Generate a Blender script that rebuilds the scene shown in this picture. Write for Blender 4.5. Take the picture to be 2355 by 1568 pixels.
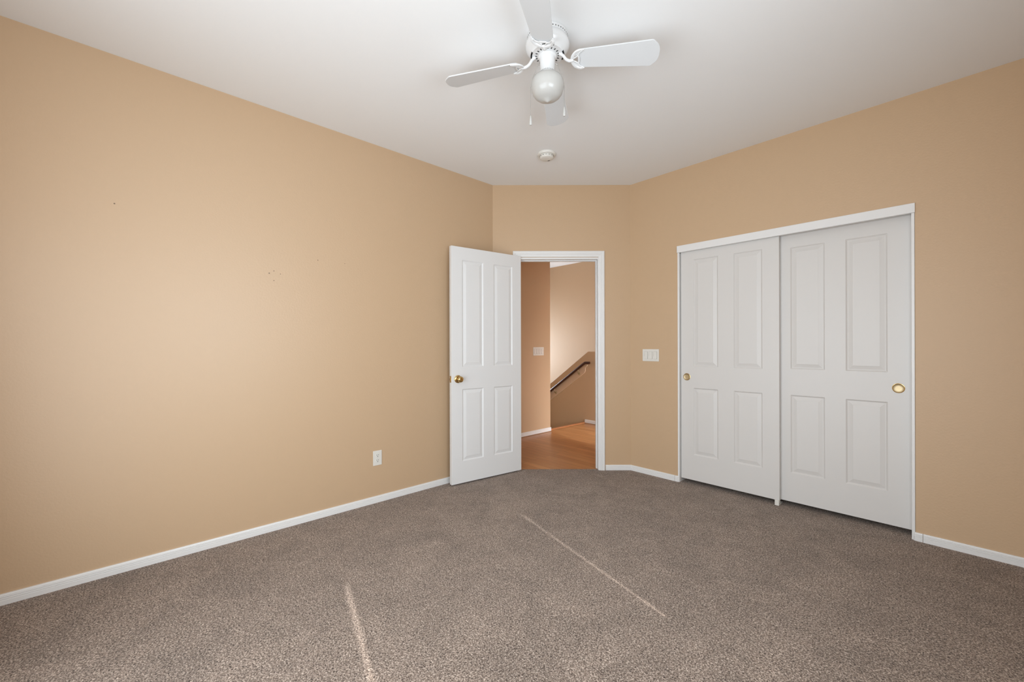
import bpy, bmesh, math
from mathutils import Matrix, Vector
# ---------------------------------------------------------------- clear
for o in list(bpy.data.objects): bpy.data.objects.remove(o, do_unlink=True)
scene = bpy.context.scene
COL = scene.collection
PI = math.pi
H = 2.74

# ---------------------------------------------------------------- camera
TH = math.radians(47.1025); ROLL = 0.002405
cam_d = bpy.data.cameras.new('camera'); cam = bpy.data.objects.new('camera', cam_d); COL.objects.link(cam)
cam_d.sensor_fit = 'HORIZONTAL'; cam_d.sensor_width = 36; cam_d.lens = 944.93 / 2355 * 36
cam_d.shift_y = 10.07 / 2355; cam_d.clip_start = 0.02; cam_d.clip_end = 100
r0 = Vector((math.cos(TH), math.sin(TH), 0)); u0 = Vector((0, 0, 1)); f0 = Vector((-math.sin(TH), math.cos(TH), 0))
cr = r0 * math.cos(ROLL) - u0 * math.sin(ROLL); cu = u0 * math.cos(ROLL) + r0 * math.sin(ROLL)
m = Matrix((cr, cu, -f0)).transposed().to_4x4(); m.translation = (3.01815, -3.52709, 1.2)
cam.matrix_world = m
scene.camera = cam

# ---------------------------------------------------------------- world, sun, window daylight, added fill lights, exposure
vs = scene.view_settings
vs.view_transform = 'Standard'; vs.look = 'None'; vs.gamma = 1; vs.use_curve_mapping = False
vs.exposure = 0.12
w = bpy.data.worlds.new('world'); scene.world = w; w.use_nodes = True
bg = w.node_tree.nodes['Background']; bg.inputs[0].default_value = (0.75, 0.87, 1.0, 1); bg.inputs[1].default_value = 1.0

sun_d = bpy.data.lights.new('sun', 'SUN'); sun = bpy.data.objects.new('sun', sun_d); COL.objects.link(sun)
sun_d.energy = 5; sun_d.angle = math.radians(0.53); sun_d.color = (1.0, 0.97, 0.93)
sd = Vector((-1.0, 0.247, -1.03 * 0.773)).normalized()
sun.rotation_euler = sd.to_track_quat('-Z', 'Y').to_euler(); sun.location = (7, -4.3, 5)

def area(name, loc, direction, sx, sy, power, color, spread=180):
    d = bpy.data.lights.new(name, 'AREA'); o = bpy.data.objects.new(name, d); COL.objects.link(o)
    d.shape = 'RECTANGLE'; d.size = sx; d.size_y = sy; d.energy = power; d.color = color; d.spread = math.radians(spread)
    o.location = loc; o.rotation_euler = Vector(direction).to_track_quat('-Z', 'Y').to_euler()
    return o
area('window_daylight', (3.36, -2.73, 1.51), (-1, 0, -0.05), 1.20, 1.0, 33, (0.76, 0.89, 1.0))
area('rear_fill_light', (2.15, -4.22, 1.08), (0, 1, 0.12), 2.2, 1.95, 62, (0.82, 0.92, 1.0), 174)  # added fill with no known window behind it, evens out the room
area('stair_window_daylight', (-4.9, 2.08, 1.0), (1, 0.05, 0.03), 0.7, 1.1, 75, (0.80, 0.90, 1.0), 80)
area('hallway_fill_light', (2.35, 1.15, 0.62), (-1, 0.12, -0.8), 0.7, 1.0, 78, (0.86, 0.93, 1.0), 140)  # added lamp low in the hallway to brighten its walls and floor

# ---------------------------------------------------------------- materials
def mat(name, col, rough=0.5, metal=0.0, spec=0.5, coat=0.0, bump=None):
    mt = bpy.data.materials.new(name); mt.use_nodes = True
    nt = mt.node_tree; b = nt.nodes['Principled BSDF']
    b.inputs['Base Color'].default_value = (*col, 1); b.inputs['Roughness'].default_value = rough
    b.inputs['Metallic'].default_value = metal; b.inputs['Specular IOR Level'].default_value = spec
    b.inputs['Coat Weight'].default_value = coat
    if bump:
        sc, st, dist = bump
        tc = nt.nodes.new('ShaderNodeTexCoord'); nz = nt.nodes.new('ShaderNodeTexNoise'); bp = nt.nodes.new('ShaderNodeBump')
        nz.inputs['Scale'].default_value = sc; nz.inputs['Detail'].default_value = 3
        bp.inputs['Strength'].default_value = st; bp.inputs['Distance'].default_value = dist
        nt.links.new(tc.outputs['Object'], nz.inputs['Vector']); nt.links.new(nz.outputs['Fac'], bp.inputs['Height'])
        nt.links.new(bp.outputs['Normal'], b.inputs['Normal'])
    return mt
def lin(r, g, b):
    f = lambda c: (c / 255 / 12.92) if c / 255 <= 0.04045 else ((c / 255 + 0.055) / 1.055) ** 2.4
    return (f(r), f(g), f(b))
TAN = lin(200, 169, 135)
M = {}
M['wall'] = mat('tan_wall_paint', TAN, 0.5, spec=0.55, bump=(95, 0.25, 0.0025))
M['ceiling'] = mat('white_ceiling_paint', lin(238, 237, 236), 0.8, spec=0.2, bump=(120, 0.10, 0.002))
M['trim'] = mat('white_semigloss_trim', lin(232, 230, 228), 0.35, spec=0.5)
M['door'] = mat('white_door_paint', lin(230, 229, 228), 0.38, spec=0.5, bump=(260, 0.05, 0.0006))
M['closet_door'] = mat('closet_door_paint', lin(217, 213, 209), 0.4, spec=0.45, bump=(260, 0.05, 0.0006))
M['plastic'] = mat('white_plastic', lin(226, 222, 214), 0.35)
M['fan'] = mat('white_fan_enamel', lin(226, 225, 224), 0.22, spec=0.6)
M['blade'] = mat('white_fan_blade', lin(212, 212, 212), 0.45)
M['globe'] = mat('opal_glass', lin(186, 183, 178), 0.2, spec=0.4)
M['dark'] = mat('dark_slot', (0.012, 0.011, 0.01), 0.7)
M['grey'] = mat('grey_slot', (0.10, 0.095, 0.09), 0.7)
M['brass'] = mat('polished_brass', (0.62, 0.44, 0.19), 0.2, metal=1.0)
M['pull_face'] = mat('satin_brass', (0.52, 0.41, 0.25), 0.45, metal=1.0)
M['chain'] = mat('chain_metal', (0.55, 0.54, 0.52), 0.35, metal=1.0)
M['rail'] = mat('dark_brown_wood', lin(62, 30, 18), 0.35, bump=(60, 0.1, 0.001))
M['rail_board'] = mat('rail_board_lit_tan', lin(212, 182, 152), 0.4, spec=0.5)  # wall tan made lighter, putting the light the board catches into its colour
M['closet_inside'] = mat('closet_inside', lin(170, 140, 110), 0.8)
M['subfloor'] = mat('subfloor', lin(120, 105, 90), 0.9)

def wall_marks(mt, pts):
    """tiny nail holes and scuffs in the paint, at fixed wall positions"""
    nt = mt.node_tree; b = nt.nodes['Principled BSDF']; L = nt.links
    tc = nt.nodes.new('ShaderNodeTexCoord'); prev = None
    for (x, y, z, rad) in pts:
        d = nt.nodes.new('ShaderNodeVectorMath'); d.operation = 'DISTANCE'; d.inputs[1].default_value = (x, y, z)
        L.new(tc.outputs['Object'], d.inputs[0])
        c = nt.nodes.new('ShaderNodeMath'); c.operation = 'LESS_THAN'; c.inputs[1].default_value = rad
        L.new(d.outputs['Value'], c.inputs[0])
        if prev is None: prev = c.outputs[0]
        else:
            a = nt.nodes.new('ShaderNodeMath'); a.operation = 'MAXIMUM'
            L.new(prev, a.inputs[0]); L.new(c.outputs[0], a.inputs[1]); prev = a.outputs[0]
    mx = nt.nodes.new('ShaderNodeMix'); mx.data_type = 'RGBA'
    mx.inputs[6].default_value = b.inputs['Base Color'].default_value; mx.inputs[7].default_value = (*lin(110, 84, 62), 1)
    L.new(prev, mx.inputs[0]); L.new(mx.outputs[2], b.inputs['Base Color'])
M['wall_left'] = mat('tan_wall_paint_left', TAN, 0.47, spec=0.9, bump=(95, 0.25, 0.0025))

def carpet_mat():
    mt = bpy.data.materials.new('brown_frieze_carpet'); mt.use_nodes = True
    nt = mt.node_tree; L = nt.links; N = nt.nodes; b = N['Principled BSDF']
    tc = N.new('ShaderNodeTexCoord')
    n1 = N.new('ShaderNodeTexNoise'); n1.inputs['Scale'].default_value = 175; n1.inputs['Detail'].default_value = 3.5; n1.inputs['Roughness'].default_value = 0.62; n1.inputs['Distortion'].default_value = 0.8
    r1 = N.new('ShaderNodeValToRGB')
    e = r1.color_ramp.elements; e[0].position = 0.34; e[0].color = (*lin(52, 40, 33), 1); e[1].position = 0.66; e[1].color = (*lin(208, 190, 175), 1)
    k = r1.color_ramp.elements.new(0.5); k.color = (*lin(134, 116, 103), 1)
    # brushed patches left by vacuuming
    n2 = N.new('ShaderNodeTexNoise'); n2.inputs['Scale'].default_value = 4.5; n2.inputs['Detail'].default_value = 3.0; n2.inputs['Distortion'].default_value = 1.0
    r2 = N.new('ShaderNodeMapRange'); r2.inputs[1].default_value = 0.3; r2.inputs[2].default_value = 0.7; r2.inputs[3].default_value = 0.85; r2.inputs[4].default_value = 1.13
    n3 = N.new('ShaderNodeTexNoise'); n3.inputs['Scale'].default_value = 28; n3.inputs['Detail'].default_value = 2.0
    r3 = N.new('ShaderNodeMapRange'); r3.inputs[1].default_value = 0.3; r3.inputs[2].default_value = 0.7; r3.inputs[3].default_value = 0.93; r3.inputs[4].default_value = 1.07
    mu = N.new('ShaderNodeMath'); mu.operation = 'MULTIPLY'
    vm = N.new('ShaderNodeVectorMath'); vm.operation = 'SCALE'
    for n in (n1, n2, n3): L.new(tc.outputs['Object'], n.inputs['Vector'])
    L.new(n1.outputs['Fac'], r1.inputs[0]); L.new(n2.outputs['Fac'], r2.inputs[0]); L.new(n3.outputs['Fac'], r3.inputs[0])
    L.new(r2.outputs[0], mu.inputs[0]); L.new(r3.outputs[0], mu.inputs[1])
    L.new(r1.outputs[0], vm.inputs[0]); L.new(mu.outputs[0], vm.inputs['Scale']); L.new(vm.outputs[0], b.inputs['Base Color'])
    bp = N.new('ShaderNodeBump'); bp.inputs['Strength'].default_value = 0.7; bp.inputs['Distance'].default_value = 0.005
    L.new(n1.outputs['Fac'], bp.inputs['Height']); L.new(bp.outputs['Normal'], b.inputs['Normal'])
    b.inputs['Roughness'].default_value = 0.95; b.inputs['Specular IOR Level'].default_value = 0.1
    b.inputs['Sheen Weight'].default_value = 0.15
    return mt
M['carpet'] = carpet_mat()

def wood_mat():
    mt = bpy.data.materials.new('honey_plank_floor'); mt.use_nodes = True
    nt = mt.node_tree; L = nt.links; N = nt.nodes; b = N['Principled BSDF']
    tc = N.new('ShaderNodeTexCoord')
    br = N.new('ShaderNodeTexBrick'); br.offset = 0.37; br.inputs['Scale'].default_value = 1.0
    br.inputs['Brick Width'].default_value = 1.1; br.inputs['Row Height'].default_value = 0.085; br.inputs['Mortar Size'].default_value = 0.0012
    br.inputs['Color1'].default_value = (*lin(206, 146, 92), 1); br.inputs['Color2'].default_value = (*lin(188, 126, 74), 1); br.inputs['Mortar'].default_value = (*lin(110, 66, 36), 1)
    mp = N.new('ShaderNodeMapping'); mp.inputs['Scale'].default_value = (1.2, 22, 1)
    nz = N.new('ShaderNodeTexNoise'); nz.inputs['Scale'].default_value = 3.5; nz.inputs['Detail'].default_value = 5
    mr = N.new('ShaderNodeMapRange'); mr.inputs[1].default_value = 0.25; mr.inputs[2].default_value = 0.75; mr.inputs[3].default_value = 0.82; mr.inputs[4].default_value = 1.15
    vm = N.new('ShaderNodeVectorMath'); vm.operation = 'SCALE'
    L.new(tc.outputs['Object'], br.inputs['Vector']); L.new(tc.outputs['Object'], mp.inputs['Vector']); L.new(mp.outputs[0], nz.inputs['Vector'])
    L.new(nz.outputs['Fac'], mr.inputs[0]); L.new(br.outputs['Color'], vm.inputs[0]); L.new(mr.outputs[0], vm.inputs['Scale'])
    L.new(vm.outputs[0], b.inputs['Base Color']); b.inputs['Roughness'].default_value = 0.3
    return mt
M['wood'] = wood_mat()
M['nosing'] = mat('wood_nosing', lin(186, 122, 78), 0.4, bump=(40, 0.08, 0.001))

# ---------------------------------------------------------------- mesh helpers
def link(name, bm, material, parent=None, smooth=False, bevel=None, mats=None):
    bmesh.ops.recalc_face_normals(bm, faces=bm.faces)
    me = bpy.data.meshes.new(name); bm.to_mesh(me); bm.free()
    for mm in (mats or [material]): me.materials.append(mm)
    if smooth:
        for p in me.polygons: p.use_smooth = True
        me.set_sharp_from_angle(angle=math.radians(40))
    o = bpy.data.objects.new(name, me); COL.objects.link(o)
    if parent: o.parent = parent
    if bevel:
        md = o.modifiers.new('bevel', 'BEVEL'); md.width = bevel; md.segments = 2; md.limit_method = 'ANGLE'; md.angle_limit = math.radians(50)
    return o
def tag(o, label, cat=None, kind=None, group=None):
    o['label'] = label
    if cat: o['category'] = cat
    if kind: o['kind'] = kind
    if group: o['group'] = group
    return o
def empty(name, loc, label, cat, group=None, rz=0):
    o = bpy.data.objects.new(name, None); COL.objects.link(o); o.location = loc; o.rotation_euler = (0, 0, rz); o.empty_display_size = 0.1
    return tag(o, label, cat, None, group)
def box(bm, x0, x1, y0, y1, z0, z1, mx=None, mi=0):
    vs_ = [Vector((x, y, z)) for z in (z0, z1) for y in (y0, y1) for x in (x0, x1)]
    if mx: vs_ = [mx @ v for v in vs_]
    v = [bm.verts.new(p) for p in vs_]
    for f in ((0, 1, 3, 2), (4, 6, 7, 5), (0, 4, 5, 1), (2, 3, 7, 6), (0, 2, 6, 4), (1, 5, 7, 3)):
        bm.faces.new([v[i] for i in f]).material_index = mi
def prism(bm, pts, z0, z1):
    a = [bm.verts.new((x, y, z0)) for x, y in pts]; b = [bm.verts.new((x, y, z1)) for x, y in pts]; n = len(pts)
    bm.faces.new(a[::-1]); bm.faces.new(b)
    for i in range(n): bm.faces.new((a[i], a[(i + 1) % n], b[(i + 1) % n], b[i]))
def prism_xz(bm, pts, y0, y1):
    a = [bm.verts.new((x, y0, z)) for x, z in pts]; b = [bm.verts.new((x, y1, z)) for x, z in pts]; n = len(pts)
    bm.faces.new(a); bm.faces.new(b[::-1])
    for i in range(n): bm.faces.new((a[i], b[i], b[(i + 1) % n], a[(i + 1) % n]))
def lathe(bm, prof, seg=48, mx=None, mi=0, a0=0.0):
    rings = []
    for (r, z) in prof:
        if r < 1e-6: rings.append([bm.verts.new((mx @ Vector((0, 0, z))) if mx else (0, 0, z))])
        else:
            ring = []
            for i in range(seg):
                a = a0 + 2 * PI * i / seg; p = Vector((r * math.cos(a), r * math.sin(a), z))
                ring.append(bm.verts.new(mx @ p if mx else p))
            rings.append(ring)
    for A, B in zip(rings, rings[1:]):
        for i in range(seg):
            j = (i + 1) % seg
            if len(A) == 1 and len(B) == 1: break
            if len(A) == 1: f = bm.faces.new((A[0], B[i], B[j]))
            elif len(B) == 1: f = bm.faces.new((A[i], A[j], B[0]))
            else: f = bm.faces.new((A[i], A[j], B[j], B[i]))
            f.material_index = mi
def tube(bm, pts, rad, seg=10, flat=1.0, up=Vector((0, 0, 1))):
    pts = [Vector(p) for p in pts]; n = len(pts); rads = rad if isinstance(rad, (list, tuple)) else [rad] * n
    rings = []
    for i, p in enumerate(pts):
        t = (pts[min(i + 1, n - 1)] - pts[max(i - 1, 0)]).normalized()
        u = up if abs(t.dot(up)) < 0.97 else Vector((1, 0, 0))
        s = t.cross(u).normalized(); q = s.cross(t).normalized()
        rings.append([bm.verts.new(p + s * rads[i] * math.cos(2 * PI * k / seg) + q * rads[i] * flat * math.sin(2 * PI * k / seg)) for k in range(seg)])
    for A, B in zip(rings, rings[1:]):
        for k in range(seg): bm.faces.new((A[k], A[(k + 1) % seg], B[(k + 1) % seg], B[k]))
    bm.faces.new(rings[0][::-1]); bm.faces.new(rings[-1])
def smooth_path(pts, n=6):
    P = [Vector(p) for p in pts]; out = []
    Q = [P[0] * 2 - P[1]] + P + [P[-1] * 2 - P[-2]]
    for i in range(1, len(Q) - 2):
        for k in range(n):
            t = k / n; a, b, c, d = Q[i - 1], Q[i], Q[i + 1], Q[i + 2]
            out.append(0.5 * ((2 * b) + (c - a) * t + (2 * a - 5 * b + 4 * c - d) * t * t + (3 * b - a - 3 * c + d) * t ** 3))
    out.append(P[-1]); return out
def sweep_plan(bm, path, prof):
    """sweep a closed profile of (outward offset, height) along a plan path, mitred at corners; offset goes to the right of the path"""
    n = len(path); rings = []
    P = [Vector((x, y)) for x, y in path]
    for i in range(n):
        ds = []
        if i > 0: ds.append((P[i] - P[i - 1]).normalized())
        if i < n - 1: ds.append((P[i + 1] - P[i]).normalized())
        ns = [Vector((d.y, -d.x)) for d in ds]
        if len(ns) == 1: m_ = ns[0]
        else:
            s = ns[0] + ns[1]; m_ = s / (s.dot(ns[0]))
        rings.append([bm.verts.new((P[i].x + m_.x * o_, P[i].y + m_.y * o_, z)) for o_, z in prof])
    k = len(prof)
    for A, B in zip(rings, rings[1:]):
        for j in range(k): bm.faces.new((A[j], A[(j + 1) % k], B[(j + 1) % k], B[j]))
    bm.faces.new(rings[0]); bm.faces.new(rings[-1][::-1])

# ---------------------------------------------------------------- room plan
A = Vector((0.0, -0.972)); B = Vector((0.899, 0.0)); dAB = (B - A).normalized(); nAB = Vector((-dAB.y, dAB.x)); LAB = (B - A).length
WX = 3.40; WY = -4.28; T = 0.12
def dp(s, off=0.0):
    p = A + dAB * s + nAB * off; return (p.x, p.y)
mA = (-T, -0.925); mB = (0.8465, T)
MD = Matrix(((dAB.x, nAB.x, 0, A.x), (dAB.y, nAB.y, 0, A.y), (0, 0, 1, 0), (0, 0, 0, 1)))   # local x along the corner wall, y outwards

# floors
S0, S1 = 0.2565, 1.0085        # clear door opening between jamb faces
bm = bmesh.new()
prism(bm, [(0, WY), (WX, WY), (WX, 0), (2.846, 0), (2.846, 0.70), (1.372, 0.70), (1.372, 0), (0.899, 0), dp(S1), dp(S1, 0.03), dp(S0, 0.03), dp(S0), (0, -0.972)], -0.03, 0.0)
tag(link('floor', bm, M['carpet']), 'brown-grey cut pile carpet covering the bedroom floor', 'floor', 'structure')
bm = bmesh.new()
prism(bm, [(-0.90, -2.5), (-0.125, -2.5), (-0.125, -0.92), dp(S0 - 0.06, 0.125), dp(S0, 0.125), dp(S0, 0.031), dp(S1, 0.031), dp(S1, 0.125), (0.845, 0.13), (0.845, 0.84), (2.5, 0.84), (2.5, 1.648), (-0.90, 1.648)], -0.04, -0.006)
tag(link('floor', bm, M['wood']), 'honey-coloured wood plank floor of the hallway beyond the open door', 'floor', 'structure')
# ceiling
bm = bmesh.new(); box(bm, -5.2, WX + 0.2, WY - 0.2, 2.8, H, H + 0.12)
tag(link('ceiling', bm, M['ceiling']), 'plain off-white painted ceiling above the fan', 'ceiling', 'structure')
# left wall
bm = bmesh.new(); prism(bm, [(0, WY - T), (0, A.y), mA, (-T, WY - T)], 0, H)
tag(link('wall_left', bm, M['wall_left']), 'long tan wall with one outlet, left of the open door', 'wall', 'structure')
# corner wall with the door opening
bm = bmesh.new()
J0, J1, JH = S0 - 0.018, S1 + 0.018, 2.0425
prism(bm, [(A.x, A.y), dp(J0), dp(J0, T), mA], 0, H)
prism(bm, [dp(J1), (B.x, B.y), mB, dp(J1, T)], 0, H)
prism(bm, [dp(J0), dp(J1), dp(J1, T), dp(J0, T)], JH, H)
tag(link('wall_corner', bm, M['wall']), 'short angled tan wall around the open doorway', 'wall', 'structure')
# closet wall
CX0, CX1, CZ = 1.363, 2.855, 2.03
bm = bmesh.new()
prism(bm, [(B.x, B.y), (CX0, 0), (CX0, T), mB], 0, H)
box(bm, CX1, WX + T, 0, T, 0, H); box(bm, CX0, CX1, 0, T, CZ, H)
tag(link('wall_right', bm, M['wall']), 'tan wall holding the two white sliding closet doors', 'wall', 'structure')
# closet shell
bm = bmesh.new(); box(bm, 0.90, 3.2, 0.72, 0.84, 0, H); box(bm, 0.86, 0.96, T, 0.72, 0, H); box(bm, 3.1, 3.2, T, 0.72, 0, H)
tag(link('wall_closet', bm, M['closet_inside']), 'plain inside walls of the closet behind the sliding doors', 'wall', 'structure')
# walls behind the camera, one with its window, one with an added opening
def wall_hole(name, label, axis, c0, c1, a0, a1, h0, h1, z0, z1):
    b_ = bmesh.new()
    for (p, q, zz0, zz1) in ((a0, h0, 0, H), (h1, a1, 0, H), (h0, h1, 0, z0), (h0, h1, z1, H)):
        if axis == 'x': box(b_, c0, c1, p, q, zz0, zz1)
        else: box(b_, p, q, c0, c1, zz0, zz1)
    return tag(link(name, b_, M['wall']), label, 'wall', 'structure')
wall_hole('wall_back', 'tan wall behind the photographer with the shaded side window', 'x', WX, WX + T, WY, 0, -3.44, -2.03, 0.955, 2.06)
wall_hole('wall_rear', 'tan wall at the near end of the bedroom with an added opening for fill light', 'y', WY - T, WY, 0, WX + T, 1.0, 3.3, 0.0, 2.1)
bm = bmesh.new()
box(bm, 3.39, 3.425, -3.44, -3.357, 0.955, 2.06); box(bm, 3.39, 3.425, -2.098, -2.03, 0.955, 2.06)
box(bm, 3.39, 3.425, -3.357, -2.098, 2.03, 2.06); box(bm, 3.39, 3.425, -3.357, -2.098, 0.955, 0.984)
wn = tag(link('window_1', bm, M['trim']), 'white window frame in the wall behind the photographer, covered by a blind', 'window', 'structure')
bm = bmesh.new(); box(bm, 3.395, 3.41, -3.330, -2.112, 0.984, 2.03)
link('window_blind', bm, M['plastic'], wn)
bm = bmesh.new()  # unseen frame of an opening made up to flatten the light
for x0, x1, z0, z1 in ((1.0, 1.06, 0, 2.1), (3.24, 3.3, 0, 2.1), (1.06, 3.24, 2.04, 2.1), (1.06, 3.24, 0, 0.05), (2.12, 2.18, 0.05, 2.04)): box(bm, x0, x1, WY - 0.08, WY - 0.03, z0, z1)
w2 = tag(link('fill_window', bm, M['trim']), 'white frame with closed blinds in an opening added for fill light at the near end of the bedroom', 'added opening', 'structure')
bm = bmesh.new(); box(bm, 1.0, 3.3, WY - 0.10, WY - 0.085, 0.0, 2.1)  # unseen blind added to keep the sun out of this opening
link('window_blind', bm, M['plastic'], w2)

# hallway and stairwell
HX, HY, RY = -0.85, 0.80, 1.648
bm = bmesh.new(); prism(bm, [(HX, -2.5), (HX, HY), (-5.05, HY), (-5.05, HY - T), (HX - T, HY - T), (HX - T, -2.5)], -2.6, H)
tag(link('wall_hallway', bm, M['wall']), 'shadowed tan hallway wall with a switch plate, seen through the doorway', 'wall', 'structure')
bm = bmesh.new()
prism_xz(bm, [(2.5, 1.10), (-0.84, 1.10), (-5.05, 1.10 - 4.21 * 0.70), (-5.05, -2.6), (2.5, -2.6)], RY, RY + T)
tag(link('wall_stair', bm, M['wall'], bevel=0.008), 'low tan half wall sloping down beside the stairs, with a handrail', 'wall', 'structure')
bm = bmesh.new(); box(bm, -5.05, 2.62, 2.60, 2.72, -2.6, H)
tag(link('wall_stairwell', bm, M['wall']), 'tall daylit tan wall at the far side of the stairwell', 'wall', 'structure')
bm = bmesh.new(); box(bm, -5.17, -5.05, HY - T, 2.72, -2.6, H); tag(link('wall_landing', bm, M['wall']), 'tan end wall at the foot of the stairwell', 'wall', 'structure')
bm = bmesh.new(); box(bm, 2.5, 2.62, 0.72, 2.60, -2.6, H); tag(link('wall_passage', bm, M['wall']), 'tan end wall of the hallway beyond the closet', 'wall', 'structure')
bm = bmesh.new(); box(bm, HX - T, -T, -2.62, -2.5, -0.1, H); tag(link('wall_passage', bm, M['wall']), 'tan end wall of the hallway behind the bedroom wall', 'wall', 'structure')
bm = bmesh.new(); box(bm, -5.05, 2.5, HY, 2.60, -2.72, -2.6); tag(link('floor', bm, M['subfloor']), 'lower floor at the bottom of the stairwell', 'floor', 'structure')
# stairs going down behind the nosing
bm = bmesh.new()
pts = [(-0.925, -0.04)]
for k in range(10):
    x = -0.925 - 0.26 * k; z = -0.18 * (k + 1)
    pts += [(x, z), (x - 0.26, z)]
pts += [(pts[-1][0], -2.2), (-0.925, -2.2)]
prism_xz(bm, pts, HY + 0.002, RY - 0.002)
tag(link('staircase', bm, M['subfloor']), 'stairs going down behind the wood edge of the hallway floor', 'staircase', 'structure')
bm = bmesh.new(); box(bm, -0.930, -0.885, HY + 0.001, RY - 0.001, -0.045, 0.006)
tag(link('trim_1', bm, M['nosing'], bevel=0.006), 'reddish wood nosing at the top edge of the stairs', 'stair nosing', 'structure')

# baseboards
def prof(h=0.05, t=0.013):
    return [(0.0, 0.0), (t, 0.0), (t, h * 0.42), (t - 0.0025, h * 0.46), (t - 0.0005, h * 0.50), (t - 0.0005, h * 0.60), (t - 0.0028, h * 0.64), (t - 0.001, h * 0.68), (t - 0.001, h * 0.78), (t - 0.003, h * 0.82), (t - 0.002, h * 0.86), (t - 0.005, h), (0.0, h)]
def baseboard(name, path, label, h=0.05):
    b_ = bmesh.new(); sweep_plan(b_, path, prof(h))
    return tag(link(name, b_, M['trim']), label, 'baseboard', 'structure')
baseboard('baseboard_left', [(0, WY), (0, A.y), dp(0.185)], 'white ribbed baseboard along the long left wall')
baseboard('baseboard_corner', [dp(1.079), (B.x, B.y), (1.338, 0)], 'short white baseboard between the doorway and the closet')
baseboard('baseboard_right', [(2.888, 0), (WX, 0), (WX, WY)], 'white ribbed baseboard right of the closet doors')
baseboard('baseboard_hallway', [(HX, -2.5), (HX, HY + 0.004)], 'white baseboard on the hallway wall under the switch plate')
baseboard('baseboard_stair', [(-0.885, RY), (2.5, RY)], 'white baseboard on the half wall beside the stair top')
# rounded corner blocks where baseboards turn into the closet
for x0, x1, lab in ((1.340, 1.366, 'left'), (2.853, 2.886, 'right')):
    bm = bmesh.new()
    if lab == 'left': path = [(x0, 0), (x1 - 0.008, 0), (x1 - 0.002, 0.004), (x1, 0.012), (x1, 0.02)]
    else: path = [(x0 - 0.001, 0.02), (x0 - 0.001, 0.010), (x0 + 0.005, 0.001), (x0 + 0.01, 0), (x1, 0)]
    sweep_plan(bm, path, prof())
    tag(link('baseboard_closet', bm, M['trim']), 'small white baseboard corner piece at the %s side of the closet' % lab, 'baseboard', 'structure')

# door frame: jambs, stop, casing, strike plate
def casing_obj(sgn_off, s_in0, s_in1, zin, width=0.058, parent=None, name='casing'):
    """fluted casing around the opening; front side at local y = sgn_off, growing into the room (negative y)"""
    P = [(0.0, 0.0), (0.0, 0.012), (0.004, 0.016), (0.014, 0.017), (0.020, 0.0155), (0.024, 0.0125), (0.028, 0.0145), (0.036, 0.014), (0.040, 0.0105), (0.044, 0.0115), (0.052, 0.010), (0.058, 0.007), (0.058, 0.0)]
    b_ = bmesh.new(); rings = []
    for corner in range(4):
        ring = []
        for (t, hgt) in P:
            o_ = width - t     # distance outward from the inner edge
            x = (s_in0 - o_) if corner < 2 else (s_in1 + o_)
            z = 0.0 if corner in (0, 3) else zin + o_
            ring.append(b_.verts.new(MD @ Vector((x, sgn_off - hgt, z))))
        rings.append(ring)
    k = len(P)
    for R1, R2 in zip(rings, rings[1:]):
        for j in range(k): b_.faces.new((R1[j], R1[(j + 1) % k], R2[(j + 1) % k], R2[j]))
    b_.faces.new(rings[0]); b_.faces.new(rings[-1][::-1])
    return link(name, b_, M['trim'], parent)
JZ = 2.027
bm = bmesh.new()
box(bm, J0, S0, -0.001, T + 0.001, 0, JZ + 0.016, MD); box(bm, S1, J1, -0.001, T + 0.001, 0, JZ + 0.016, MD); box(bm, S0, S1, -0.001, T + 0.001, JZ, JZ + 0.016, MD)
fr = tag(link('trim_2', bm, M['trim']), 'white fluted door casing and jamb around the open bedroom doorway', 'door frame', 'structure')
casing_obj(0.0, S0 - 0.006, S1 + 0.006, JZ + 0.020, parent=fr)
bm = bmesh.new()
box(bm, S0, S0 + 0.011, 0.045, 0.078, 0, JZ, MD); box(bm, S1 - 0.011, S1, 0.045, 0.078, 0, JZ, MD); box(bm, S0 + 0.011, S1 - 0.011, 0.045, 0.078, JZ - 0.011, JZ, MD)
link('door_stop', bm, M['trim'], fr, bevel=0.002)
bm = bmesh.new(); box(bm, S1 - 0.0015, S1 + 0.0005, 0.012, 0.036, 0.90, 0.965, MD); box(bm, S1 - 0.003, S1 - 0.001, 0.004, 0.012, 0.915, 0.95, MD)
link('strike_plate', bm, M['trim'], fr, bevel=0.0008)

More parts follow.
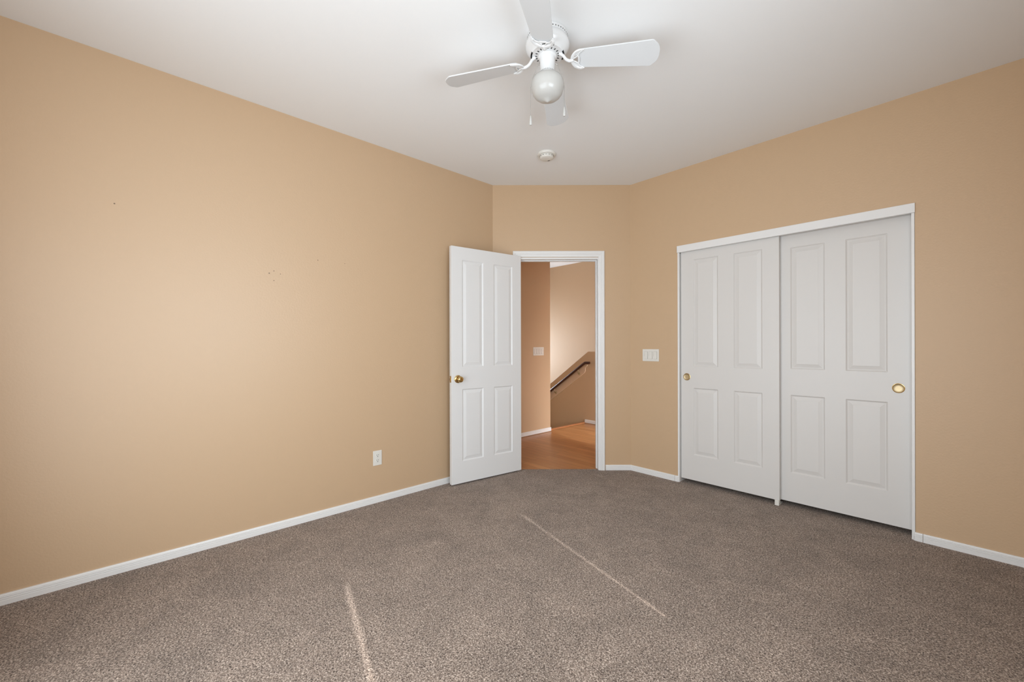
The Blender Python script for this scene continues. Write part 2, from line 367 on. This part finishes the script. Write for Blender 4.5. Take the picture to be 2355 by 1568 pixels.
# ---------------------------------------------------------------- panelled door leaf (local x along width, y = depth away from the viewer, z up)
def leaf(W, z0, z1, th, panels, both=False):
    b_ = bmesh.new()
    xs = sorted({0.0, W} | {p[0] for p in panels} | {p[1] for p in panels}); zs = sorted({z0, z1} | {p[2] for p in panels} | {p[3] for p in panels})
    def face_side(y, s):
        cache = {}
        def V(x, z, d=0.0):
            key = (round(x, 5), round(z, 5), round(d, 5))
            if key not in cache: cache[key] = b_.verts.new((x, y + s * d, z))
            return cache[key]
        for i in range(len(xs) - 1):
            for j in range(len(zs) - 1):
                a, c, e, g = xs[i], xs[i + 1], zs[j], zs[j + 1]
                if any(abs(p[0] - a) < 1e-5 and abs(p[1] - c) < 1e-5 and p[2] - 1e-5 <= e and g <= p[3] + 1e-5 for p in panels): continue
                b_.faces.new((V(a, e), V(c, e), V(c, g), V(a, g)))
        for (a, c, e, g) in panels:
            loops = [(0.0, 0.0), (0.004, 0.0035), (0.009, 0.0075), (0.013, 0.0075), (0.036, 0.0020), (0.038, 0.0012)]
            prev = None
            for (ins, dep) in loops:
                if ins == 0.0: L_ = [V(a, e), V(c, e), V(c, g), V(a, g)]
                else: L_ = [V(a + ins, e + ins, dep), V(c - ins, e + ins, dep), V(c - ins, g - ins, dep), V(a + ins, g - ins, dep)]
                if prev:
                    for k in range(4): b_.faces.new((prev[k], prev[(k + 1) % 4], L_[(k + 1) % 4], L_[k]))
                prev = L_
            b_.faces.new(prev)
        return cache, V
    c1, V1 = face_side(0.0, 1)
    if both: c2, V2 = face_side(th, -1)
    else:
        c2 = {}
        def V2(x, z, d=0.0):
            key = (round(x, 5), round(z, 5))
            if key not in c2: c2[key] = b_.verts.new((x, th, z))
            return c2[key]
        for i in range(len(xs) - 1):
            for j in range(len(zs) - 1): b_.faces.new((V2(xs[i], zs[j]), V2(xs[i + 1], zs[j]), V2(xs[i + 1], zs[j + 1]), V2(xs[i], zs[j + 1])))
    for i in range(len(xs) - 1):
        for z in (z0, z1): b_.faces.new((V1(xs[i], z), V1(xs[i + 1], z), V2(xs[i + 1], z), V2(xs[i], z)))
    for j in range(len(zs) - 1):
        for x in (0.0, W): b_.faces.new((V1(x, zs[j]), V1(x, zs[j + 1]), V2(x, zs[j + 1]), V2(x, zs[j])))
    return b_

# bedroom door, swung open towards the left wall: local x from free edge (0) to hinge
E0 = Vector((0.1108, -1.5280)); E1 = Vector((0.2013, -0.7919)); dd = (E1 - E0).normalized(); dn = Vector((-dd.y, dd.x))
DW = 0.742
door = link('door_1', leaf(DW, 0.012, 2.051, 0.035, [(0.105, 0.319, 1.013, 1.940), (0.432, 0.640, 1.013, 1.940), (0.105, 0.319, 0.200, 0.823), (0.432, 0.640, 0.200, 0.823)], both=True), M['door'], bevel=0.0015)
door.matrix_world = Matrix(((dd.x, dn.x, 0, E0.x), (dd.y, dn.y, 0, E0.y), (0, 0, 1, 0), (0, 0, 0, 1)))
tag(door, 'white four-panel bedroom door standing open against the left wall', 'door', 'structure')
KX, KZ = 0.060, 0.912
def knob(side):
    mx = Matrix.Translation((KX, 0.0 if side < 0 else 0.035, KZ)) @ Matrix.Rotation(PI / 2 if side < 0 else -PI / 2, 4, 'X')
    b_ = bmesh.new()
    lathe(b_, [(0, 0), (0.033, 0), (0.034, 0.002), (0.033, 0.006), (0.027, 0.010), (0.020, 0.012), (0.0115, 0.013), (0.0105, 0.026)], 40, mx)
    ro = link('rosette', b_, M['brass'], None, smooth=True)
    b_ = bmesh.new()
    lathe(b_, [(0.0105, 0.024), (0.0125, 0.029), (0.020, 0.035), (0.0255, 0.043), (0.0265, 0.050), (0.0245, 0.058), (0.0185, 0.063), (0.012, 0.064), (0.0105, 0.061), (0.004, 0.0605), (0, 0.0605)], 40, mx)
    kn = link('door_knob', b_, M['brass'], door, smooth=True); ro.parent = kn
    return kn
tag(knob(-1), 'polished brass round knob facing the room')
tag(knob(1), 'brass knob on the hidden face of the door')
bm = bmesh.new(); box(bm, -0.0012, 0.0005, 0.006, 0.029, KZ - 0.028, KZ + 0.028)
lp = link('latch_plate', bm, M['brass'], door, bevel=0.0005); lp['label'] = 'small brass latch plate on the door edge'
bm = bmesh.new(); prism(bm, [(-0.011, 0.011), (-0.0012, 0.011), (-0.0012, 0.024), (-0.004, 0.024)], KZ - 0.009, KZ + 0.009)
link('latch_bolt', bm, M['brass'], lp)
bm = bmesh.new()
for z in (0.2, 1.02, 1.84):
    pass
for z in (0.22, 1.02, 1.83):
    b_ = bmesh.new(); lathe(b_, [(0, z - 0.045), (0.0055, z - 0.045), (0.0055, z + 0.045), (0, z + 0.045)], 16, Matrix.Translation((DW + 0.004, 0.039, 0)))
    link('hinge', b_, M['brass'], door, smooth=True)

# closet doors
d1x = 1.382
c1 = link('door_2', leaf(0.747, 0.036, 2.03, 0.035, [(0.109, 0.311, 1.014, 1.934), (0.431, 0.635, 1.014, 1.934), (0.109, 0.311, 0.254, 0.831), (0.431, 0.635, 0.254, 0.831)]), M['closet_door'], bevel=0.0015)
c1.location = (d1x, 0.022, 0)
tag(c1, 'left white four-panel sliding closet door, in front of its twin', 'closet door', 'structure')
d2x = 2.085
c2 = link('door_3', leaf(0.7505, 0.036, 2.03, 0.035, [(0.106, 0.312, 1.020, 1.920), (0.427, 0.640, 1.020, 1.920), (0.106, 0.312, 0.250, 0.828), (0.427, 0.640, 0.250, 0.828)]), M['closet_door'], bevel=0.0015)
c2.location = (d2x, 0.062, 0)
tag(c2, 'right white four-panel sliding closet door, nearest the right corner', 'closet door', 'structure')
for par, lx, z in ((c1, 1.434 - d1x, 0.923), (c2, 2.776 - d2x, 0.921)):
    mx = Matrix.Translation((lx, 0, z)) @ Matrix.Rotation(PI / 2, 4, 'X')
    b_ = bmesh.new(); lathe(b_, [(0.0265, -0.0005), (0.0300, 0.0), (0.0310, 0.0012), (0.0305, 0.0024), (0.0285, 0.0028), (0.0268, 0.0016), (0.0262, -0.0004), (0.0265, -0.0005)], 40, mx)
    rim = link('door_pull', b_, M['brass'], par, smooth=True); rim['label'] = 'round recessed brass finger pull'
    b_ = bmesh.new(); lathe(b_, [(0.0266, 0.0014), (0.0255, 0.0006), (0.012, 0.0003), (0, 0.0003)], 40, mx)
    link('pull_cup', b_, M['pull_face'], rim, smooth=True)
# closet surround
bm = bmesh.new(); box(bm, 1.361, 2.856, -0.012, 0.012, 2.008, 2.067)
hd = tag(link('trim_3', bm, M['trim'], bevel=0.002), 'white header board above the sliding closet doors', 'closet header', 'structure')
bm = bmesh.new(); box(bm, CX0, CX1, 0.012, 0.11, 2.033, 2.043); box(bm, CX0, CX1, 0.012, 0.016, 2.01, 2.033); link('sliding_track', bm, M['chain'], hd)
bm = bmesh.new(); box(bm, 1.363, 1.3775, -0.003, 0.115, 0.0, 2.008)
tag(link('trim_4', bm, M['trim'], bevel=0.002), 'narrow white jamb at the left end of the closet doors', 'closet jamb', 'structure')
bm = bmesh.new(); box(bm, 2.8385, 2.854, -0.003, 0.115, 0.0, 2.008)
tag(link('trim_5', bm, M['trim'], bevel=0.002), 'narrow white jamb at the right end of the closet doors', 'closet jamb', 'structure')
bm = bmesh.new(); box(bm, 2.100, 2.128, 0.010, 0.110, 0.0, 0.006); box(bm, 2.100, 2.128, 0.010, 0.018, 0.006, 0.040); box(bm, 2.104, 2.124, 0.058, 0.0605, 0.006, 0.040)
tag(link('floor_guide', bm, M['plastic'], bevel=0.001), 'small white plastic guide under the meeting edge of the closet doors', 'door guide')

# ---------------------------------------------------------------- switch plates and outlet (local: x right, y out of the wall negative, z up)
def plate(W_, Hh, n, root, paddles=True):
    b_ = bmesh.new(); box(b_, -W_ / 2, W_ / 2, -0.005, 0.0, -Hh / 2, Hh / 2)
    link('wall_plate', b_, M['plastic'], root, bevel=0.0025)
    for i in range(n):
        cx = (i - (n - 1) / 2) * 0.046
        b_ = bmesh.new(); box(b_, cx - 0.0178, cx + 0.0178, -0.0056, -0.004, -0.0345, 0.0345)
        fr_ = link('rocker_gap_shade', b_, M['grey'], root)  # dark grey strip painted in place of shade around the rocker
        fr_['label'] = 'thin grey strip painted as the shadow gap around the rocker'
        b_ = bmesh.new()
        a = [(-0.0338, -0.0095), (0.0, -0.0062), (0.0338, -0.0072)]
        v0 = [b_.verts.new((cx - 0.0165, y, z)) for z, y in a]; v1 = [b_.verts.new((cx + 0.0165, y, z)) for z, y in a]
        w0 = [b_.verts.new((cx - 0.0165, -0.0045, z)) for z, y in a]; w1 = [b_.verts.new((cx + 0.0165, -0.0045, z)) for z, y in a]
        for k in range(2):
            b_.faces.new((v0[k], v1[k], v1[k + 1], v0[k + 1])); b_.faces.new((v0[k], v0[k + 1], w0[k + 1], w0[k])); b_.faces.new((v1[k], w1[k], w1[k + 1], v1[k + 1])); b_.faces.new((w0[k], w0[k + 1], w1[k + 1], w1[k]))
        b_.faces.new((v0[0], w0[0], w1[0], v1[0])); b_.faces.new((v0[2], v1[2], w1[2], w0[2]))
        link('rocker', b_, M['plastic'], fr_)
sw = empty('light_switch', (1.108, 0, 1.106), 'white three-rocker light switch plate between the doorway and the closet', 'light switch')
plate(0.163, 0.112, 3, sw)
sw2 = empty('light_switch', (HX, 0.559, 1.118), 'wide white switch plate on the hallway wall seen through the doorway', 'light switch', rz=PI / 2)
plate(0.208, 0.114, 4, sw2)
ot = empty('power_outlet', (0, -2.138, 0.339), 'white duplex power outlet low on the left wall', 'power outlet', rz=PI / 2)
bm = bmesh.new(); box(bm, -0.035, 0.035, -0.005, 0, -0.0565, 0.0565)
link('wall_plate', bm, M['plastic'], ot, bevel=0.0025)
for zc in (0.0195, -0.0195):
    bm = bmesh.new()
    ang = [2 * PI * k / 28 for k in range(28)]
    pts = [(0.0170 * math.cos(a), max(-0.0142, min(0.0142, 0.0170 * math.sin(a)))) for a in ang]
    v0 = [bm.verts.new((x, -0.0075, z + zc)) for x, z in pts]; v1 = [bm.verts.new((x, -0.004, z + zc)) for x, z in pts]
    bm.faces.new(v0)
    for k in range(28): bm.faces.new((v0[k], v1[k], v1[(k + 1) % 28], v0[(k + 1) % 28]))
    rc = link('receptacle', bm, M['plastic'], ot)
    bm = bmesh.new(); box(bm, -0.0075, -0.0050, -0.0079, -0.007, zc - 0.001, zc + 0.008); box(bm, 0.0050, 0.0075, -0.0079, -0.007, zc, zc + 0.0075)
    lathe(bm, [(0, 0.0079), (0.0029, 0.0079), (0.0029, 0.007)], 16, Matrix.Translation((0, 0, zc - 0.008)) @ Matrix.Rotation(PI / 2, 4, 'X'))
    link('socket_holes', bm, M['dark'], rc)
bm = bmesh.new(); lathe(bm, [(0, 0.0068), (0.002, 0.0066), (0.0034, 0.0055), (0.0034, 0.0045)], 16, Matrix.Rotation(PI / 2, 4, 'X'))
link('screw', bm, M['plastic'], ot, smooth=True)

# ---------------------------------------------------------------- smoke detector
sm = empty('smoke_detector', (0.787, -1.068, H), 'round off-white smoke detector on the ceiling between the fan and doorway', 'smoke detector')
bm = bmesh.new(); lathe(bm, [(0, 0), (0.073, 0), (0.0735, -0.004), (0.071, -0.013), (0.066, -0.0165), (0.058, -0.0165), (0.056, -0.013), (0, -0.013)], 56)
link('mounting_base', bm, M['plastic'], sm, smooth=True)
bm = bmesh.new(); lathe(bm, [(0.054, -0.012), (0.0555, -0.018), (0.0555, -0.030), (0.052, -0.037), (0.045, -0.041), (0.020, -0.0425), (0, -0.0425)], 56)
cv = link('cover', bm, M['plastic'], sm, smooth=True)
bm = bmesh.new(); lathe(bm, [(0, -0.0440), (0.007, -0.0436), (0.0085, -0.0420), (0.0085, -0.0415)], 20, Matrix.Translation((0.016, 0.014, 0)))
link('test_button', bm, M['plastic'], cv, smooth=True)
bm = bmesh.new()
for k in range(14):
    a = 2 * PI * k / 14; box(bm, 0.0545, 0.0560, -0.006, 0.006, -0.027, -0.024, Matrix.Rotation(a, 4, 'Z'))
for k in range(5): box(bm, 0.026, 0.038, -0.0007, 0.0007, -0.0428, -0.0415, Matrix.Rotation(1.5 + 0.13 * k, 4, 'Z'))
link('sounder_slots', bm, M['grey'], cv)

# ---------------------------------------------------------------- ceiling fan
FX, FY = 1.639, -2.000
fan = empty('ceiling_fan', (FX, FY, H), 'white four-blade hugger ceiling fan with globe light and two pull chains', 'ceiling fan')
bm = bmesh.new()
lathe(bm, [(0, 0), (0.098, 0), (0.101, -0.003), (0.101, -0.020), (0.098, -0.0225), (0.0945, -0.0235)], 64)
link('ceiling_canopy', bm, M['fan'], fan, smooth=True)
bm = bmesh.new()
lathe(bm, [(0.0945, -0.0235), (0.0995, -0.026), (0.105, -0.033), (0.1085, -0.045), (0.1085, -0.056), (0.104, -0.068), (0.094, -0.079), (0.086, -0.086), (0.083, -0.094), (0.080, -0.097), (0.072, -0.097), (0.0, -0.095)], 64)
hs = link('motor_housing', bm, M['fan'], fan, smooth=True)
bm = bmesh.new()
for k in range(44):
    a = 2 * PI * k / 44; box(bm, 0.0985, 0.1016, -0.0022, 0.0022, -0.0190, -0.0135, Matrix.Rotation(a, 4, 'Z'))
link('vent_slots', bm, M['grey'], fan)
bm = bmesh.new()
for k in range(20):
    a = 2 * PI * (k + 0.5) / 20; box(bm, 0.052, 0.062, -0.0022, 0.0022, -0.0980, -0.0955, Matrix.Rotation(a, 4, 'Z'))
for a in (25, 118, 205, 295):
    for q in range(7):
        box(bm, 0.0765, 0.0835, -0.006, 0.006, -0.0985, -0.0930, Matrix.Rotation(math.radians(a + q * 6), 4, 'Z'))
vs2 = link('motor_vents', bm, M['dark'], fan)
bm = bmesh.new()
lathe(bm, [(0.0, -0.094), (0.046, -0.095), (0.047, -0.104), (0.045, -0.108), (0.039, -0.111), (0.0375, -0.115), (0.0375, -0.176), (0.0385, -0.178), (0.0385, -0.190), (0.036, -0.192)], 48)
nk = link('switch_housing', bm, M['fan'], fan, smooth=True)
bm = bmesh.new()
for k in range(30):
    a = 2 * PI * k / 30; box(bm, 0.0375, 0.0389, -0.0014, 0.0014, -0.1855, -0.1815, Matrix.Rotation(a, 4, 'Z'))
link('vent_slots', bm, M['grey'], nk)
bm = bmesh.new()
g = [(0.034, -0.186), (0.036, -0.190), (0.045, -0.194), (0.060, -0.202), (0.072, -0.213), (0.0795, -0.226), (0.0825, -0.241), (0.0815, -0.255), (0.0785, -0.270), (0.0735, -0.284), (0.0655, -0.296), (0.054, -0.3055), (0.041, -0.3115), (0.029, -0.3150), (0.020, -0.3180), (0.012, -0.3225), (0.005, -0.3265), (0, -0.328)]
lathe(bm, g, 64)
gl = link('globe_shade', bm, M['globe'], fan, smooth=True); gl['label'] = 'white opal glass globe with a small pointed tip'
# blades in the photo's order
PITCH = math.radians(-12.5)
R0, R1 = 0.150, 0.533
for k in range(4):
    ang = TH + math.radians(-12.3 + 90 * k)
    root = Matrix.Rotation(ang, 4, 'Z') @ Matrix.Translation((0, 0, -0.120)) @ Matrix.Rotation(math.radians(4.3), 4, 'Y') @ Matrix.Rotation(PITCH, 4, 'X')
    w0, w1 = 0.050, 0.069
    out = [(R0, -w0 * 0.86), (R0 + 0.02, -w0)]
    out += [(R1 - 0.040, -w1), (R1 - 0.032, -w1 * 0.96), (R1 - 0.011, -w1 * 0.66), (R1 - 0.004, -w1 * 0.46), (R1, -w1 * 0.2), (R1, w1 * 0.2), (R1 - 0.004, w1 * 0.46), (R1 - 0.011, w1 * 0.66), (R1 - 0.032, w1 * 0.96), (R1 - 0.040, w1)]
    out += [(R0 + 0.02, w0), (R0, w0 * 0.86)]
    bm = bmesh.new(); prism(bm, out, -0.003, 0.003); bmesh.ops.transform(bm, matrix=root, verts=bm.verts)
    bl = link('fan_blade', bm, M['blade'], fan, bevel=0.0012)
    bm = bmesh.new()
    # arm from the motor, dipping outwards, then a winged bracket under the blade root
    inv = Matrix.Rotation(ang, 4, 'Z')
    def BL(x, y, z): return root @ Vector((x, y, z))
    p0 = inv @ Vector((0.064, 0, -0.0965)); p1 = inv @ Vector((0.078, 0, -0.107)); p2 = inv @ Vector((0.092, 0, -0.127)); p3 = inv @ Vector((0.110, 0, -0.138)); p4 = BL(0.130, 0, -0.008)
    tube(bm, smooth_path([p0, p1, p2, p3, p4], 6), 0.0088, 10, 0.8)
    tube(bm, [inv @ Vector((0.058, 0, -0.0975)), inv @ Vector((0.076, 0, -0.1005))], 0.011, 10, 0.45)
    for s in (-1, 1):
        tube(bm, smooth_path([BL(0.122, 0, -0.008), BL(0.128, s * 0.022, -0.008), BL(0.142, s * 0.041, -0.0075), BL(0.163, s * 0.050, -0.007), BL(0.182, s * 0.050, -0.0055)], 5), [0.0078] * 16 + [0.0070, 0.0060, 0.005, 0.0040, 0.003], 8, 0.6)
        tube(bm, smooth_path([BL(0.124, s * 0.004, -0.007), BL(0.140, s * 0.012, -0.007), BL(0.152, s * 0.022, -0.007), BL(0.160, s * 0.036, -0.007), BL(0.176, s * 0.046, -0.006)], 4), 0.0040, 8, 0.6)
        tube(bm, smooth_path([BL(0.152, s * 0.022, -0.007), BL(0.157, s * 0.010, -0.007), BL(0.157, 0, -0.007)], 4), 0.0040, 8, 0.6)
        # web between the two wings
        q = [BL(0.128, s * 0.012, -0.006), BL(0.142, s * 0.036, -0.006), BL(0.160, s * 0.045, -0.006), BL(0.150, s * 0.026, -0.006)]
        bm.faces.new([bm.verts.new(v) for v in q])
        t_ = [BL(0.128, s * 0.012, -0.004), BL(0.142, s * 0.036, -0.004), BL(0.160, s * 0.045, -0.004), BL(0.150, s * 0.026, -0.004)]
        bm.faces.new([bm.verts.new(v) for v in t_])
        lathe(bm, [(0, -0.0105), (0.003, -0.0100), (0.0042, -0.0085), (0.0042, -0.003)], 12, root @ Matrix.Translation((0.170, s * 0.046, 0)))
    link('blade_arm', bm, M['fan'], bl, smooth=True)
# pull chains
rr = Vector((math.cos(TH), math.sin(TH), 0)); ff = Vector((-math.sin(TH), math.cos(TH), 0))
def chain(dx, dy, ztop, zpend, route, lab):
    P = rr * dx + ff * dy
    pts = [Vector(p) for p in route] + [P + Vector((0, 0, ztop)), P + Vector((0, 0, zpend + 0.001))]
    b_ = bmesh.new(); tube(b_, pts, 0.0009, 6)
    c_ = link('pull_chain', b_, M['chain'], fan); c_['label'] = lab
    b_ = bmesh.new(); lathe(b_, [(0, 0.001), (0.0022, 0.0), (0.0038, -0.006), (0.0056, -0.020), (0.0066, -0.036), (0.0066, -0.044), (0.005, -0.046), (0, -0.046)], 20, Matrix.Translation(P + Vector((0, 0, zpend))))
    link('pendant', b_, M['globe'], c_, smooth=True)
# offsets are across the fan as seen from the window corner of the room
chain(0.0835, 0.0, -0.255, -0.352, [rr * 0.037 + Vector((0, 0, -0.132)), rr * 0.050 + Vector((0, 0, -0.140)), rr * 0.072 + Vector((0, 0, -0.195)), rr * 0.0815 + Vector((0, 0, -0.225))], 'thin metal pull chain with a white pendant, right side of the globe')
chain(-0.0835, 0.01, -0.250, -0.3905, [rr * -0.037 + Vector((0, 0, -0.135)), rr * -0.050 + Vector((0, 0, -0.150)), rr * -0.074 + ff * 0.006 + Vector((0, 0, -0.205))], 'thin metal pull chain with a white pendant, left side of the globe')

# ---------------------------------------------------------------- handrail beside the stairs
hr = empty('handrail', (-0.84, 1.585, 0.90), 'dark brown wooden handrail sloping down the stair wall', 'handrail')
def rel(v): return Vector(v) - Vector((-0.84, 1.585, 0.90))
SL = 0.69
bm = bmesh.new()
tube(bm, [rel(p) for p in [(-0.755, 1.585, 0.930), (-0.835, 1.585, 0.930), (-0.875, 1.585, 0.908), (-1.6, 1.585, 0.908 - 0.725 * SL), (-3.0, 1.585, 0.908 - 2.125 * SL)]], 0.021, 14, 1.0)
link('rail', bm, M['rail'], hr, smooth=True)
for bx in (-0.975, -1.46, -2.5):
    zr = 0.908 - (-0.875 - bx) * SL - 0.02
    bm = bmesh.new()
    tube(bm, [rel(p) for p in smooth_path([(bx, 1.585, zr), (bx - 0.004, 1.588, zr - 0.03), (bx - 0.012, 1.605, zr - 0.058), (bx - 0.012, 1.631, zr - 0.064)], 5)], 0.005, 8)
    lathe(bm, [(0, 0.004), (0.020, 0.004), (0.024, 0.0), (0, 0.0)], 20, Matrix.Translation(rel((bx - 0.012, 1.6305, zr - 0.064))) @ Matrix.Rotation(PI / 2, 4, 'X'))
    br_ = link('bracket', bm, M['pull_face'], hr, smooth=True)
bm = bmesh.new()
bt = lambda x: 0.905 - (-0.875 - x) * SL - 0.022       # top edge of the sloping backing board
pts = [(-0.835, 0.880), (-0.850, 0.868), (-0.870, 0.852), (-0.872, 0.800), (-0.885, 0.775), (-0.925, 0.745), (-3.0, 0.745 - 2.075 * SL), (-3.0, bt(-3.0)), (-0.885, bt(-0.885)), (-0.84, 0.897)]
prism_xz(bm, [(x + 0.84, z - 0.90) for x, z in pts], 1.631 - 1.585, RY - 1.585)
link('backing_board', bm, M['rail_board'], hr, bevel=0.002)['label'] = 'tan painted board fixed to the wall behind the rail'


wall_marks(M['wall_left'], [(0, -3.587, 1.954, 0.0035), (0, -2.867, 1.671, 0.004), (0, -2.840, 1.689, 0.003), (0, -2.802, 1.673, 0.0028), (0, -2.840, 1.626, 0.003), (0, -2.568, 1.797, 0.0032), (0, -2.382, 1.798, 0.0025)])
